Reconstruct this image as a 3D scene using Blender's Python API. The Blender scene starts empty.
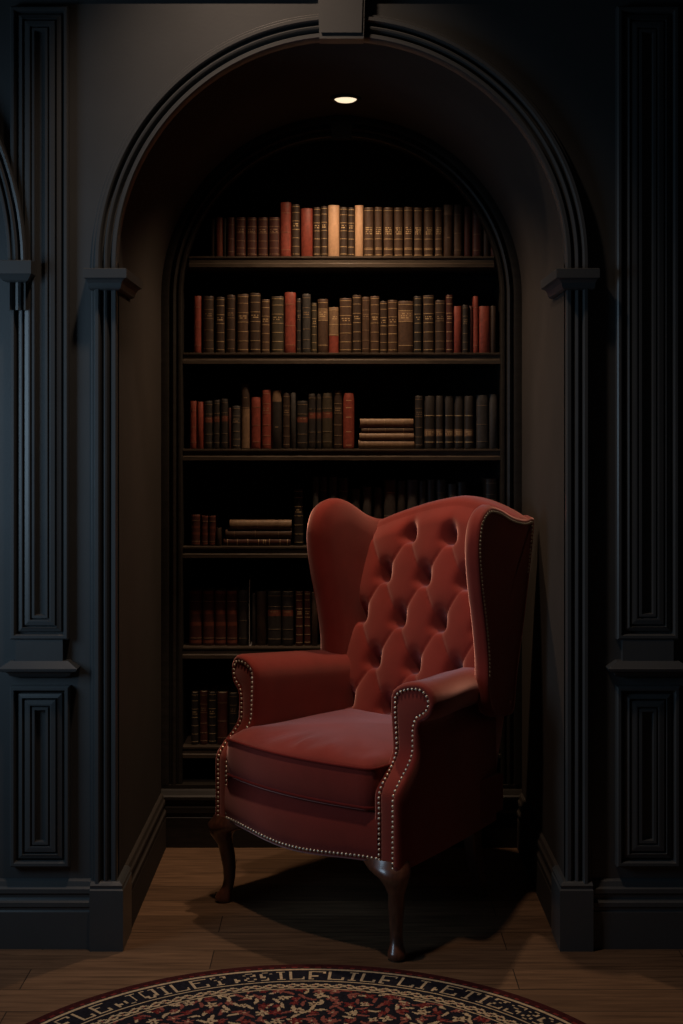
import bpy, bmesh, math, random
from math import sin, cos, pi, sqrt, radians
from mathutils import Vector, noise
random.seed(7)
S = bpy.context.scene
COL = S.collection

# ------------------------------------------------------------------ materials
def new_mat(name):
    m = bpy.data.materials.new(name); m.use_nodes = True
    nt = m.node_tree
    b = nt.nodes['Principled BSDF']
    return m, nt, b

def mat(name, col, rough=0.5, metal=0.0, var=0.12, scale=30.0, bump=0.0, bscale=200.0, spec=0.5,
        sheen=0.0, sheen_col=None, coat=0.0, stretch=None):
    m, nt, b = new_mat(name)
    b.inputs['Roughness'].default_value = rough
    b.inputs['Metallic'].default_value = metal
    b.inputs['Specular IOR Level'].default_value = spec
    if sheen:
        b.inputs['Sheen Weight'].default_value = sheen
        b.inputs['Sheen Roughness'].default_value = 0.45
        if sheen_col: b.inputs['Sheen Tint'].default_value = (*sheen_col, 1)
    if coat:
        b.inputs['Coat Weight'].default_value = coat
        b.inputs['Coat Roughness'].default_value = 0.15
    tc = nt.nodes.new('ShaderNodeTexCoord')
    mp = nt.nodes.new('ShaderNodeMapping')
    if stretch: mp.inputs['Scale'].default_value = stretch
    nt.links.new(tc.outputs['Object'], mp.inputs['Vector'])
    n = nt.nodes.new('ShaderNodeTexNoise')
    n.inputs['Scale'].default_value = scale; n.inputs['Detail'].default_value = 6
    nt.links.new(mp.outputs['Vector'], n.inputs['Vector'])
    r = nt.nodes.new('ShaderNodeValToRGB')
    r.color_ramp.elements[0].position = 0.3; r.color_ramp.elements[1].position = 0.7
    r.color_ramp.elements[0].color = (*[c*(1-var) for c in col], 1)
    r.color_ramp.elements[1].color = (*[min(1, c*(1+var)) for c in col], 1)
    nt.links.new(n.outputs['Fac'], r.inputs['Fac'])
    nt.links.new(r.outputs['Color'], b.inputs['Base Color'])
    if bump:
        n2 = nt.nodes.new('ShaderNodeTexNoise'); n2.inputs['Scale'].default_value = bscale
        n2.inputs['Detail'].default_value = 4
        nt.links.new(mp.outputs['Vector'], n2.inputs['Vector'])
        bp = nt.nodes.new('ShaderNodeBump'); bp.inputs['Strength'].default_value = bump
        bp.inputs['Distance'].default_value = 0.002
        nt.links.new(n2.outputs['Fac'], bp.inputs['Height'])
        nt.links.new(bp.outputs['Normal'], b.inputs['Normal'])
    return m

PAINT = mat('dark_slate_paint', (0.053, 0.057, 0.060), rough=0.36, var=0.06, scale=6, bump=0.08, bscale=120, spec=0.5)
PLASTER = mat('alcove_paint', (0.043, 0.037, 0.033), rough=0.8, var=0.08, scale=5, bump=0.06, bscale=80, spec=0.15)
CASEWOOD = mat('ebonised_wood', (0.018, 0.0155, 0.013), rough=0.5, var=0.3, scale=14, bump=0.1, bscale=60, spec=0.3, stretch=(1, 6, 6))
SHELFWOOD = mat('dark_shelf_wood', (0.048, 0.037, 0.028), rough=0.40, var=0.3, scale=14, bump=0.1, bscale=60, spec=0.4, stretch=(1, 6, 6))
CASEBACK = mat('bookcase_back_paint', (0.010, 0.011, 0.013), rough=0.7, var=0.2, scale=8, spec=0.2)
VELVET = mat('oxblood_velvet', (0.185, 0.020, 0.014), rough=0.8, var=0.14, scale=9, bump=0.25, bscale=420, spec=0.10,
             sheen=1.0, sheen_col=(1.0, 0.56, 0.52))
PIPING = mat('velvet_piping', (0.12, 0.011, 0.009), rough=0.8, var=0.12, scale=20, spec=0.1, sheen=0.3, sheen_col=(1, .35, .3))
MAHOG = mat('polished_mahogany', (0.105, 0.038, 0.021), rough=0.33, var=0.35, scale=18, spec=0.6, coat=0.6, stretch=(4, 4, 1))
NAIL = mat('antique_brass_nail', (0.72, 0.66, 0.54), rough=0.40, metal=1.0, var=0.1)
GILT = mat('gilt_tooling', (0.50, 0.36, 0.19), rough=0.45, metal=0.35, var=0.3, scale=300)
DULLGILT = mat('worn_gilt', (0.24, 0.16, 0.09), rough=0.5, metal=0.25, var=0.4, scale=300)
PAGES = mat('aged_paper', (0.42, 0.33, 0.21), rough=0.9, var=0.15, scale=200)
STEEL = mat('bookend_steel', (0.36, 0.34, 0.32), rough=0.5, metal=0.2, var=0.1)
BRASSRING = mat('downlight_trim_metal', (0.03, 0.028, 0.026), rough=0.45, metal=0.4, var=0.1)

LEATHER = {}
for k, c in dict(red=(0.20, 0.040, 0.026), darkred=(0.055, 0.016, 0.012), brown=(0.062, 0.034, 0.021),
                 darkbrown=(0.036, 0.021, 0.014), black=(0.022, 0.018, 0.016), tan=(0.47, 0.29, 0.175),
                 olive=(0.044, 0.034, 0.021), grey=(0.036, 0.033, 0.031), rust=(0.13, 0.036, 0.022),
                 buff=(0.17, 0.105, 0.062)).items():
    LEATHER[k] = mat(k + '_leather', c, rough=0.52, var=0.10 if k == 'tan' else 0.28, scale=70, bump=0.25, bscale=500, spec=0.4)

def emis(name, col, s):
    m, nt, b = new_mat(name)
    b.inputs['Base Color'].default_value = (*col, 1)
    b.inputs['Emission Color'].default_value = (*col, 1)
    b.inputs['Emission Strength'].default_value = s
    return m
LAMP = emis('downlight_glow', (1.0, 0.80, 0.54), 1.12)

def floor_mat():
    m, nt, b = new_mat('oak_planks')
    N = nt.nodes.new; L = nt.links.new
    tc = N('ShaderNodeTexCoord')
    mp = N('ShaderNodeMapping'); mp.inputs['Location'].default_value = (0.37, 0.0, 0)
    L(tc.outputs['Object'], mp.inputs['Vector'])
    br = N('ShaderNodeTexBrick')
    br.offset = 0.37; br.squash = 1.0
    br.inputs['Scale'].default_value = 1.0
    br.inputs['Mortar Size'].default_value = 0.0016
    br.inputs['Mortar Smooth'].default_value = 0.3
    br.inputs['Brick Width'].default_value = 1.35
    br.inputs['Row Height'].default_value = 0.14
    br.inputs['Color1'].default_value = (0, 0, 0, 1); br.inputs['Color2'].default_value = (1, 1, 1, 1)
    br.inputs['Mortar'].default_value = (0.5, 0.5, 0.5, 1)
    L(mp.outputs['Vector'], br.inputs['Vector'])
    r = N('ShaderNodeValToRGB')
    r.color_ramp.elements[0].color = (0.105, 0.062, 0.036, 1); r.color_ramp.elements[1].color = (0.20, 0.120, 0.070, 1)
    L(br.outputs['Color'], r.inputs['Fac'])
    gm = N('ShaderNodeMapping'); gm.inputs['Scale'].default_value = (1.6, 26, 1)
    L(tc.outputs['Object'], gm.inputs['Vector'])
    g = N('ShaderNodeTexNoise'); g.inputs['Scale'].default_value = 3.0; g.inputs['Detail'].default_value = 8
    g.inputs['Distortion'].default_value = 0.8
    L(gm.outputs['Vector'], g.inputs['Vector'])
    gr = N('ShaderNodeValToRGB')
    gr.color_ramp.elements[0].position = 0.32; gr.color_ramp.elements[1].position = 0.66
    gr.color_ramp.elements[0].color = (0.55, 0.52, 0.50, 1); gr.color_ramp.elements[1].color = (1.1, 1.08, 1.05, 1)
    L(g.outputs['Fac'], gr.inputs['Fac'])
    mx = N('ShaderNodeMix'); mx.data_type = 'RGBA'; mx.blend_type = 'MULTIPLY'; mx.inputs['Factor'].default_value = 1
    L(r.outputs['Color'], mx.inputs['A']); L(gr.outputs['Color'], mx.inputs['B'])
    mo = N('ShaderNodeMix'); mo.data_type = 'RGBA'
    L(br.outputs['Fac'], mo.inputs['Factor']); L(mx.outputs['Result'], mo.inputs['A'])
    mo.inputs['B'].default_value = (0.012, 0.008, 0.006, 1)
    L(mo.outputs['Result'], b.inputs['Base Color'])
    b.inputs['Roughness'].default_value = 0.55; b.inputs['Specular IOR Level'].default_value = 0.3
    bp = N('ShaderNodeBump'); bp.inputs['Strength'].default_value = 0.25; bp.inputs['Distance'].default_value = 0.003
    iv = N('ShaderNodeMath'); iv.operation = 'SUBTRACT'; iv.inputs[0].default_value = 1
    L(br.outputs['Fac'], iv.inputs[1]); L(iv.outputs[0], bp.inputs['Height']); L(bp.outputs['Normal'], b.inputs['Normal'])
    return m
OAK = floor_mat()

# ------------------------------------------------------------------ mesh helpers
def build(name, verts, faces, mats, parent=None, smooth=False, idx=None, loc=None, recalc=True, autosmooth=None):
    me = bpy.data.meshes.new(name)
    me.from_pydata([tuple(v) for v in verts], [], faces)
    if not isinstance(mats, (list, tuple)): mats = [mats]
    for m in mats: me.materials.append(m)
    if idx: me.polygons.foreach_set('material_index', idx)
    if recalc:
        bm = bmesh.new(); bm.from_mesh(me)
        bmesh.ops.recalc_face_normals(bm, faces=bm.faces)
        bm.to_mesh(me); bm.free()
    if smooth: me.polygons.foreach_set('use_smooth', [True]*len(me.polygons))
    if autosmooth is not None and smooth:
        me.set_sharp_from_angle(angle=radians(autosmooth))
    me.update()
    o = bpy.data.objects.new(name, me); COL.objects.link(o)
    if parent is not None: o.parent = parent
    if loc is not None: o.location = loc
    return o

class MB:
    def __init__(s): s.v = []; s.f = []; s.i = []
    def add(s, vs, fs, mi=0):
        o = len(s.v); s.v += [tuple(p) for p in vs]
        for f in fs: s.f.append(tuple(k+o for k in f)); s.i.append(mi)
    def box(s, x0, x1, y0, y1, z0, z1, mi=0):
        v = [(x, y, z) for z in (z0, z1) for y in (y0, y1) for x in (x0, x1)]
        s.add(v, [(0, 2, 3, 1), (4, 5, 7, 6), (0, 1, 5, 4), (2, 6, 7, 3), (0, 4, 6, 2), (1, 3, 7, 5)], mi)
    def grid(s, rows, closed_u=False, closed_v=False, mi=0, cap0=False, cap1=False):
        n = len(rows); m = len(rows[0]); vs = [p for r in rows for p in r]; fs = []
        for a in range(n if closed_v else n-1):
            for b in range(m if closed_u else m-1):
                a2 = (a+1) % n; b2 = (b+1) % m
                fs.append((a*m+b, a*m+b2, a2*m+b2, a2*m+b))
        if cap0: fs.append(tuple(range(m)))
        if cap1: fs.append(tuple((n-1)*m+k for k in range(m)))
        s.add(vs, fs, mi)
    def tube(s, pts, r, seg=8, closed=False, mi=0):
        n = len(pts); rows = []
        P = [Vector(p) for p in pts]
        prev = None
        for i in range(n):
            a = P[(i-1) % n] if (closed or i) else P[i]
            b = P[(i+1) % n] if (closed or i < n-1) else P[i]
            t = (b-a).normalized()
            if prev is None:
                up = Vector((0, 0, 1)) if abs(t.z) < .9 else Vector((1, 0, 0))
                nn = t.cross(up).normalized()
            else:
                nn = (prev - t*prev.dot(t)).normalized()
            prev = nn; bb = t.cross(nn)
            rows.append([P[i] + (nn*cos(2*pi*k/seg)+bb*sin(2*pi*k/seg))*r for k in range(seg)])
        s.grid(rows, closed_u=True, closed_v=closed, mi=mi, cap0=not closed, cap1=not closed)
    def lathe(s, prof, c=(0, 0, 0), seg=24, mi=0, axis='z'):
        rows = []
        for r, h in prof:
            row = []
            for k in range(seg):
                a = 2*pi*k/seg
                row.append((c[0]+r*cos(a), c[1]+r*sin(a), c[2]+h))
            rows.append(row)
        s.grid(rows, closed_u=True, mi=mi, cap0=True, cap1=True)
    def make(s, name, mats, parent=None, smooth=False, autosmooth=None, loc=None):
        return build(name, s.v, s.f, mats, parent, smooth, s.i, loc, True, autosmooth)

def structure(o): o['kind'] = 'structure'; return o
def tag(o, label, cat, group=None):
    o['label'] = label; o['category'] = cat
    if group: o['group'] = group
    return o

# ------------------------------------------------------------------ the room
WY = 0.03            # face of the panelled wall
R = 0.655            # alcove half-width and vault radius
SZ = 2.0             # springing height
TOP = 3.6
DB = 1.0             # depth of the bookcase front
NA = 48

# floor
mb = MB(); mb.box(-2.6, 2.6, -5.2, 1.36, -0.06, 0.0)
structure(mb.make('floor', OAK))

# the panelled wall with its arched opening
mb = MB()
def wall_quad(x0, x1, z0, z1):
    mb.add([(x0, WY, z0), (x1, WY, z0), (x1, WY, z1), (x0, WY, z1)], [(0, 1, 2, 3)])
TH = 0.02
wx = 2.6
loop = [(-wx, 0), (-R, 0)]
loop += [(-R, SZ)] + [(-R*cos(pi*k/NA), SZ+R*sin(pi*k/NA)) for k in range(1, NA)] + [(R, SZ), (R, 0), (wx, 0), (wx, TOP), (-wx, TOP)]
front = [(x, WY, z) for x, z in loop]
# strips from the arch up to the ceiling line, so faces stay planar and convex
vs = []; fs = []
def q(a, b, c, d):
    o = len(vs); vs.extend([a, b, c, d]); fs.append((o, o+1, o+2, o+3))
q((-wx, WY, 0), (-R, WY, 0), (-R, WY, TOP), (-wx, WY, TOP))
q((R, WY, 0), (wx, WY, 0), (wx, WY, TOP), (R, WY, TOP))
for k in range(NA):
    a0, a1 = pi*k/NA, pi*(k+1)/NA
    p0 = (-R*cos(a0), SZ+R*sin(a0)); p1 = (-R*cos(a1), SZ+R*sin(a1))
    q((p0[0], WY, p0[1]), (p1[0], WY, p1[1]), (p1[0], WY, TOP), (p0[0], WY, TOP))
bm = bmesh.new()
bv = [bm.verts.new(v) for v in vs]
for f in fs: bm.faces.new([bv[i] for i in f])
bmesh.ops.remove_doubles(bm, verts=bm.verts, dist=1e-5)
r_ = bmesh.ops.extrude_face_region(bm, geom=list(bm.faces))
for v in [g for g in r_['geom'] if isinstance(g, bmesh.types.BMVert)]: v.co.y += 0.02
bmesh.ops.recalc_face_normals(bm, faces=bm.faces)
me = bpy.data.meshes.new('wall_back'); bm.to_mesh(me); bm.free(); me.materials.append(PAINT)
o = bpy.data.objects.new('wall_back', me); COL.objects.link(o); structure(o)

# ceiling of the room
mb = MB(); mb.box(-2.6, 2.6, -5.2, 0.15, TOP, TOP+.06); structure(mb.make('ceiling', PAINT))

# alcove sides and barrel vault
Y0A, Y1A = WY+0.0205, 1.34
for nm, s in (('wall_left', -1), ('wall_right', 1)):
    mb = MB(); x0, x1 = sorted((s*R, s*(R+.08))); mb.box(x0, x1, Y0A, Y1A, 0, SZ); structure(mb.make(nm, PLASTER))
mb = MB(); rows = []
for y, r in ((Y0A, R), (Y1A, R), (Y1A, R+.08), (Y0A, R+.08)):
    rows.append([(-r*cos(pi*k/NA), y, SZ+r*sin(pi*k/NA)) for k in range(NA+1)])
mb.grid(rows, closed_v=True)
structure(mb.make('ceiling_alcove', PLASTER, smooth=True, autosmooth=30))
# rear of the alcove (behind the bookcase)
mb = MB(); mb.box(-R-.08, R+.08, Y1A, Y1A+.05, 0, SZ+R+.1); structure(mb.make('wall_alcove_back', PLASTER))

# ---- mouldings
PROF = [(.655, -.019), (.655, .020), (.658, .026), (.668, .026), (.671, .020), (.672, .006), (.677, .006), (.679, .018),
        (.683, .027), (.688, .029), (.692, .025), (.695, .006), (.700, .006), (.702, .030), (.706, .036), (.715, .036),
        (.718, .030), (.719, .018), (.727, .018), (.730, .012), (.730, -.002)]
def jamb(nm, s, z0, z1):
    mb = MB()
    rows = [[(s*r, WY-p, z) for r, p in PROF] for z in (z0, z1)]
    mb.grid(rows, cap0=True, cap1=True); return structure(mb.make(nm, PAINT))
jamb('trim_1', -1, 0.19, 1.93); jamb('trim_2', 1, 0.19, 1.93)
def arch(nm, cx, cz, prof, y, a0, a1, n, m, stilt=0):
    mb = MB(); rows = []
    if stilt: rows.append([(cx+r, y-p, cz-stilt) for r, p in prof])
    for k in range(n+1):
        a = a0+(a1-a0)*k/n
        rows.append([(cx+r*cos(a), y-p, cz+r*sin(a)) for r, p in prof])
    if stilt: rows.append([(cx-r, y-p, cz-stilt) for r, p in prof])
    mb.grid(rows, cap0=True, cap1=True)
    return structure(mb.make(nm, m, smooth=True, autosmooth=28))
arch('trim_3', 0, SZ, PROF, WY, 0, pi, 96, PAINT, .026)

# keystone
mb = MB()
def wedge(x0, x1, z0, z1, y0, y1):
    v = [(-x0, y0, z0), (x0, y0, z0), (x1, y0, z1), (-x1, y0, z1), (-x0, y1, z0), (x0, y1, z0), (x1, y1, z1), (-x1, y1, z1)]
    mb.add(v, [(0, 1, 2, 3), (4, 7, 6, 5), (0, 4, 5, 1), (1, 5, 6, 2), (2, 6, 7, 3), (3, 7, 4, 0)])
wedge(.064, .070, SZ+R-.012, 2.82, WY-.052, WY+.0)
wedge(.058, .062, SZ+R+.004, 2.81, WY-.058, WY-.05)
structure(mb.make('trim_4', PAINT))

# capitals of the two jambs, returning along the alcove sides
def capital(nm, s):
    mb = MB()
    lev = [(1.918, .000), (1.922, .010), (1.928, .013), (1.938, .016), (1.946, .024), (1.950, .034), (1.950, .040), (1.976, .040), (1.978, .035)]
    rows = []
    for z, e in lev:
        xi, xo = R-.006-e*.75, .7305+e*.32
        yf = WY-.030-e
        rows.append([(s*xo, WY+.001, z), (s*xo, yf, z), (s*xi, yf, z), (s*xi, .26+e*.4, z), (s*(R+.001), .26+e*.4, z), (s*(R+.001), WY+.001, z)])
    mb.grid(rows, closed_u=True, cap0=True, cap1=True)
    return structure(mb.make(nm, PAINT))
capital('trim_5', -1); capital('trim_6', 1)

def nested(mb, x0, x1, z0, z1, steps, y=WY):
    """a raised-and-fielded panel: mitred rectangular rings at given (inset, projection)"""
    rows = []
    for e, p in steps:
        a, b, c, d = x0+e, x1-e, z0+e*1.0, z1-e*1.0
        rows.append([(a, y-p, c), (b, y-p, c), (b, y-p, d), (a, y-p, d)])
    mb.grid(rows, closed_u=True, cap1=True)
def panel_steps(w):
    h = w/2
    k = h/0.0845
    raw = [(0, -.002), (0, .026), (.004, .030), (.011, .030), (.014, .024), (.0155, .008), (.021, .008), (.0225, .018), (.029, .021), (.034, .024),
           (.0355, .010), (.039, .010), (.041, .020), (.052, .022), (.056, .022), (.058, .013), (.060, .013), (.062, .021), (.069, .021),
           (.0715, .004), (.0755, .004)]
    return [(e*k, p) for e, p in raw]
def pilaster(nm, x0, x1):
    mb = MB()
    w = x1-x0
    nested(mb, x0, x1, .902, 2.745, panel_steps(w))
    mb.box(x0+.016, x1-.016, WY-.028, WY+.001, .838, .9015)          # pedestal neck
    # ledge
    rows = []
    for z, e, p in ((.790, -.012, .012), (.796, .004, .020), (.806, .008, .030), (.812, .026, .046), (.820, .030, .050), (.823, .026, .046), (.840, .000, .030), (.840, -.01, .028)):
        rows.append([(x0-e, WY+.001, z), (x0-e, WY-p, z), (x1+e, WY-p, z), (x1+e, WY+.001, z)])
    mb.grid(rows, closed_u=True, cap0=True, cap1=True)
    nested(mb, x0-.001, x1+.003, .240, .766, panel_steps(w+.004))
    return structure(mb.make(nm, PAINT))
pilaster('trim_7', -.964, -.795)
pilaster('trim_8', .802, .982)

# blind arch at the far left, with its own jamb and capital
AP = [(.895, -.002), (.895, .030), (.898, .036), (.905, .036), (.908, .020), (.912, .020), (.915, .036), (.921, .040), (.927, .036), (.930, .020),
      (.934, .020), (.937, .042), (.944, .044), (.949, .040), (.950, -.002)]
arch('trim_9', -1.866, SZ-.01, AP, WY, 0.0, radians(112), 60, PAINT)
mb = MB()
rows = []
for z, e in ((1.940, .0), (1.944, .010), (1.956, .020), (1.962, .026), (1.999, .026), (2.001, .022)):
    rows.append([(-.972-e*.8, WY+.001, z), (-.972-e*.8, WY-.046-e, z), (-.914+e*.8, WY-.046-e, z), (-.914+e*.8, WY+.001, z)])
mb.grid(rows, closed_u=True, cap0=True, cap1=True)
structure(mb.make('trim_10', PAINT))
mb = MB()
fl = [(-.968, -.002), (-.968, .034), (-.962, .040), (-.956, .034), (-.954, .020), (-.949, .020), (-.946, .036), (-.938, .040), (-.931, .036),
      (-.929, .022), (-.925, .022), (-.922, .036), (-.917, .036), (-.917, -.002)]
mb.grid([[(x, WY-p, z) for x, p in fl] for z in (1.86, 1.9395)], cap0=True, cap1=True)
structure(mb.make('trim_11', PAINT))

# crown line near the top of the picture
mb = MB()
mb.grid([[(x, WY-p, z) for p, z in ((-.002, 2.772), (.010, 2.772), (.012, 2.776), (.012, 2.785), (.016, 2.795), (.016, 2.805), (.010, 2.82), (-.002, 2.82))] for x in (-2.6, -.0705)], cap0=True, cap1=True)
mb.grid([[(x, WY-p, z) for p, z in ((-.002, 2.772), (.010, 2.772), (.012, 2.776), (.012, 2.785), (.016, 2.795), (.016, 2.805), (.010, 2.82), (-.002, 2.82))] for x in (.0705, 2.6)], cap0=True, cap1=True)
structure(mb.make('trim_12', PAINT))

# baseboards: profile (projection, height)
BP = [(-.002, 0), (.024, 0), (.024, .108), (.021, .113), (.021, .120), (.026, .124), (.026, .136), (.020, .140), (.016, .148), (.016, .156), (.022, .162),
      (.022, .174), (.016, .180), (.012, .194), (.004, .199), (-.002, .199)]
for nm, s, xe in (('baseboard_back_left', -1, 2.6), ('baseboard_back_right', 1, 2.6)):
    mb = MB()
    mb.grid([[(s*x, WY-p, z) for p, z in BP] for x in (.7305, xe)], cap0=True, cap1=True)
    structure(mb.make(nm, PAINT))
# plinth blocks under the jambs
def plinth(nm, s):
    mb = MB(); rows = []
    for z, e in ((0, 0), (.176, 0), (.180, -.004), (.184, -.004), (.190, -.002), (.196, -.008), (.199, -.012)):
        rows.append([(s*(.7303+e*.2), WY+.001, z), (s*(.7303+e*.2), WY-.042-e, z), (s*(R-.022-e), WY-.042-e, z), (s*(R-.022-e), .150, z), (s*(R+.001), .150, z), (s*(R+.001), WY+.001, z)])
    mb.grid(rows, closed_u=True, cap0=True, cap1=True)
    structure(mb.make(nm, PAINT))
plinth('trim_13', -1); plinth('trim_14', 1)
for nm, s in (('baseboard_left', -1), ('baseboard_right', 1)):
    mb = MB()
    mb.grid([[(s*(R-p*.8), y, z) for p, z in BP] for y in (.1505, .973)], cap0=True, cap1=True)
    structure(mb.make(nm, PLASTER))

# ------------------------------------------------------------------ bookcase
case = bpy.data.objects.new('bookcase', None); COL.objects.link(case); case.location = (0, DB, 0)
tag(case, 'tall dark built-in bookcase with arched top at the back of the alcove', 'bookcase')
def loc(o):  # keep world placement under the empty
    o.location = (-case.location.x, -case.location.y, 0); return o
RI = .581
# arched face frame (pilaster trim and arch in one run)
FP = [(RI, -.043), (RI, .000), (RI+.004, .006), (RI+.012, .006), (RI+.015, -.004), (RI+.019, -.004), (RI+.022, .010), (RI+.030, .014), (RI+.037, .010),
      (RI+.040, -.002), (RI+.044, -.002), (RI+.047, .016), (RI+.056, .018), (R-.0005, .016), (R-.0005, -.043)]
rows = []
for z in (.226,): rows.append([(-r, DB-p, z) for r, p in FP])
for k in range(65):
    a = pi-pi*k/64
    rows.append([(r*cos(a), DB-p, SZ+r*sin(a)) for r, p in FP])
rows.append([(r, DB-p, .226) for r, p in FP])
mb = MB(); mb.grid(rows, cap0=True, cap1=True); loc(mb.make('face_frame', CASEWOOD, case, smooth=True, autosmooth=28))
# small keystone moulding of the inner arch
mb = MB()
v = [(-.035, DB-.032, SZ+RI-.012), (.035, DB-.032, SZ+RI-.012), (.042, DB-.032, SZ+R-.004), (-.042, DB-.032, SZ+R-.004)]
v += [(x, DB-.001, z) for x, y, z in v]
mb.add(v, [(0, 1, 2, 3), (7, 6, 5, 4), (0, 4, 5, 1), (1, 5, 6, 2), (2, 6, 7, 3), (3, 7, 4, 0)])
loc(mb.make('keystone', CASEWOOD, case))
SHELF_Z = [2.151, 1.798, 1.445, 1.088, .720, .356]
BACKY = 1.285
mb = MB(); mb.box(-R+.001, R-.001, BACKY, BACKY+.02, .0, SZ+R-.2)
rows = [[(-(R-.002)*cos(pi*k/40), y, SZ+(R-.002)*sin(pi*k/40)) for k in range(41)] for y in (BACKY+.001, BACKY+.021)]
mb.grid(rows, cap0=True, cap1=True)
loc(mb.make('back_panel', CASEBACK, case))
for s in (-1, 1):
    mb = MB(); x0, x1 = sorted((s*(RI+.002), s*(R-.002))); mb.box(x0, x1, 1.044, BACKY-.001, .226, SZ+.05); loc(mb.make('side_panel', CASEWOOD, case))
for z in SHELF_Z:
    hw = RI-.0006 if z < SZ else sqrt(RI**2-(z-SZ)**2)-.003
    wd = RI+.001
    rows = []
    for p, e in ((-.041, 0), (-.029, 0), (-.0245, .008), (-.011, .008), (-.0065, .003), (-.001, .003), (0, .006)):
        rows.append([(-hw, 1.018+e, z+p), (hw, 1.018+e, z+p), (hw, 1.0445, z+p), (wd, 1.0445, z+p), (wd, BACKY-.001, z+p), (-wd, BACKY-.001, z+p), (-wd, 1.0445, z+p), (-hw, 1.0445, z+p)])
    mb = MB(); mb.grid(rows, closed_u=True, cap0=True, cap1=True)
    loc(mb.make('shelf', SHELFWOOD, case))
# base with its mouldings
mb = MB()
BB = [(1.29, 0), (.976, 0), (.976, .108), (.979, .112), (.979, .122), (.970, .128), (.970, .146), (.978, .150), (.980, .158), (.980, .168), (.966, .176), (.966, .186),
      (.972, .192), (.980, .206), (.984, .212), (.984, .2255), (1.29, .2255)]
mb.grid([[(x, y, z) for y, z in BB] for x in (-R+.001, R-.001)], cap0=True, cap1=True)
loc(mb.make('base_plinth', CASEWOOD, case))

# ------------------------------------------------------------------ downlight
LX, LY = .014, .715
LZ = SZ+sqrt(R*R-LX*LX)
dl = bpy.data.objects.new('downlight', None); COL.objects.link(dl); dl.location = (LX, LY, LZ)
tag(dl, 'small round recessed downlight glowing in the alcove vault', 'ceiling light')
mb = MB(); mb.lathe([(.038, .012), (.038, -.006), (.041, -.009), (.050, -.008), (.053, -.003), (.053, .012)], seg=40)
mb.make('trim_ring', BRASSRING, dl, smooth=True, autosmooth=40)
mb = MB(); mb.lathe([(.0375, .004), (.0375, -.007), (.030, -.012), (.018, -.015), (.004, -.016)], seg=32)
mb.make('lens', LAMP, dl, smooth=True)

# ------------------------------------------------------------------ books
SPINE_Y = 1.053
SC = 1359.0/(3.95+SPINE_Y)
def px2x(px): return (px-342.0)/SC

def spine_arc(w, d0, bulge, n=9, ext=0.0):
    out = []
    for k in range(n):
        t = -1+2*k/(n-1)
        out.append((t*(w/2+ext*0), d0-bulge*(1-t*t)**.6-ext))
    return out
STYLES = dict(
    # bands: (fraction of height, thickness, slot, half width fraction); marks: (fraction, rows); panels: (from, to, slot)
    plain=([], [], []),
    gilt=([(f, .0018, 1, 1) for f in (.055, .20, .36, .52, .68, .84, .95)], [(.62, 2)], []),
    set=([(f, .0018, 1, 1) for f in (.04, .15, .175, .36, .93)], [(.58, 3), (.46, 1)], []),
    few=([(f, .0014, 1, 1) for f in (.13, .45, .80)], [], []),
    dull=([(f, .0018, 1, 1) for f in (.07, .22, .40, .60, .76, .93)], [(.68, 2)], []),
    label=([(f, .0018, 1, 1) for f in (.14, .60, .81, .93)], [(.745, 3)], [(.615, .80, 2)]),
    redlabel=([(f, .0016, 1, 1) for f in (.12, .30, .72, .92)], [(.62, 1)], [(.55, .66, 2)]),
    redbands=([(f, .002, 1, 1) for f in (.80, .13)], [], [(.05, .10, 2), (.36, .43, 2), (.57, .64, 2), (.94, .99, 2)]),
    giltset=([(f, .0028, 1, 1) for f in (.12, .62)], [(.31, 2)], [(.24, .37, 2)]),
    tanlow=([(.63, .002, 1, 1)], [(.78, 1)], [(.01, .62, 2)]),
    tantop=([(.36, .004, 1, .4)], [], [(.80, .985, 2)]),
    redlow=([(f, .0018, 1, 1) for f in (.39, .62, .93)], [(.78, 2)], [(.01, .38, 2)]),
    ornament=([(f, .0024, 1, .55) for f in (.06, .30, .56, .73, .86)], [], []))
TOOL = dict(gilt='G', set='G', few='D', dull='D', label='G', redlabel='D', redbands='D', giltset='G', tanlow='D', tantop='D', redlow='G', ornament='G', plain='D')
PANEL = dict(label='buff', redlabel='rust', redbands='rust', giltset='buff', tanlow='buff', tantop='buff', redlow='red')
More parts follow.
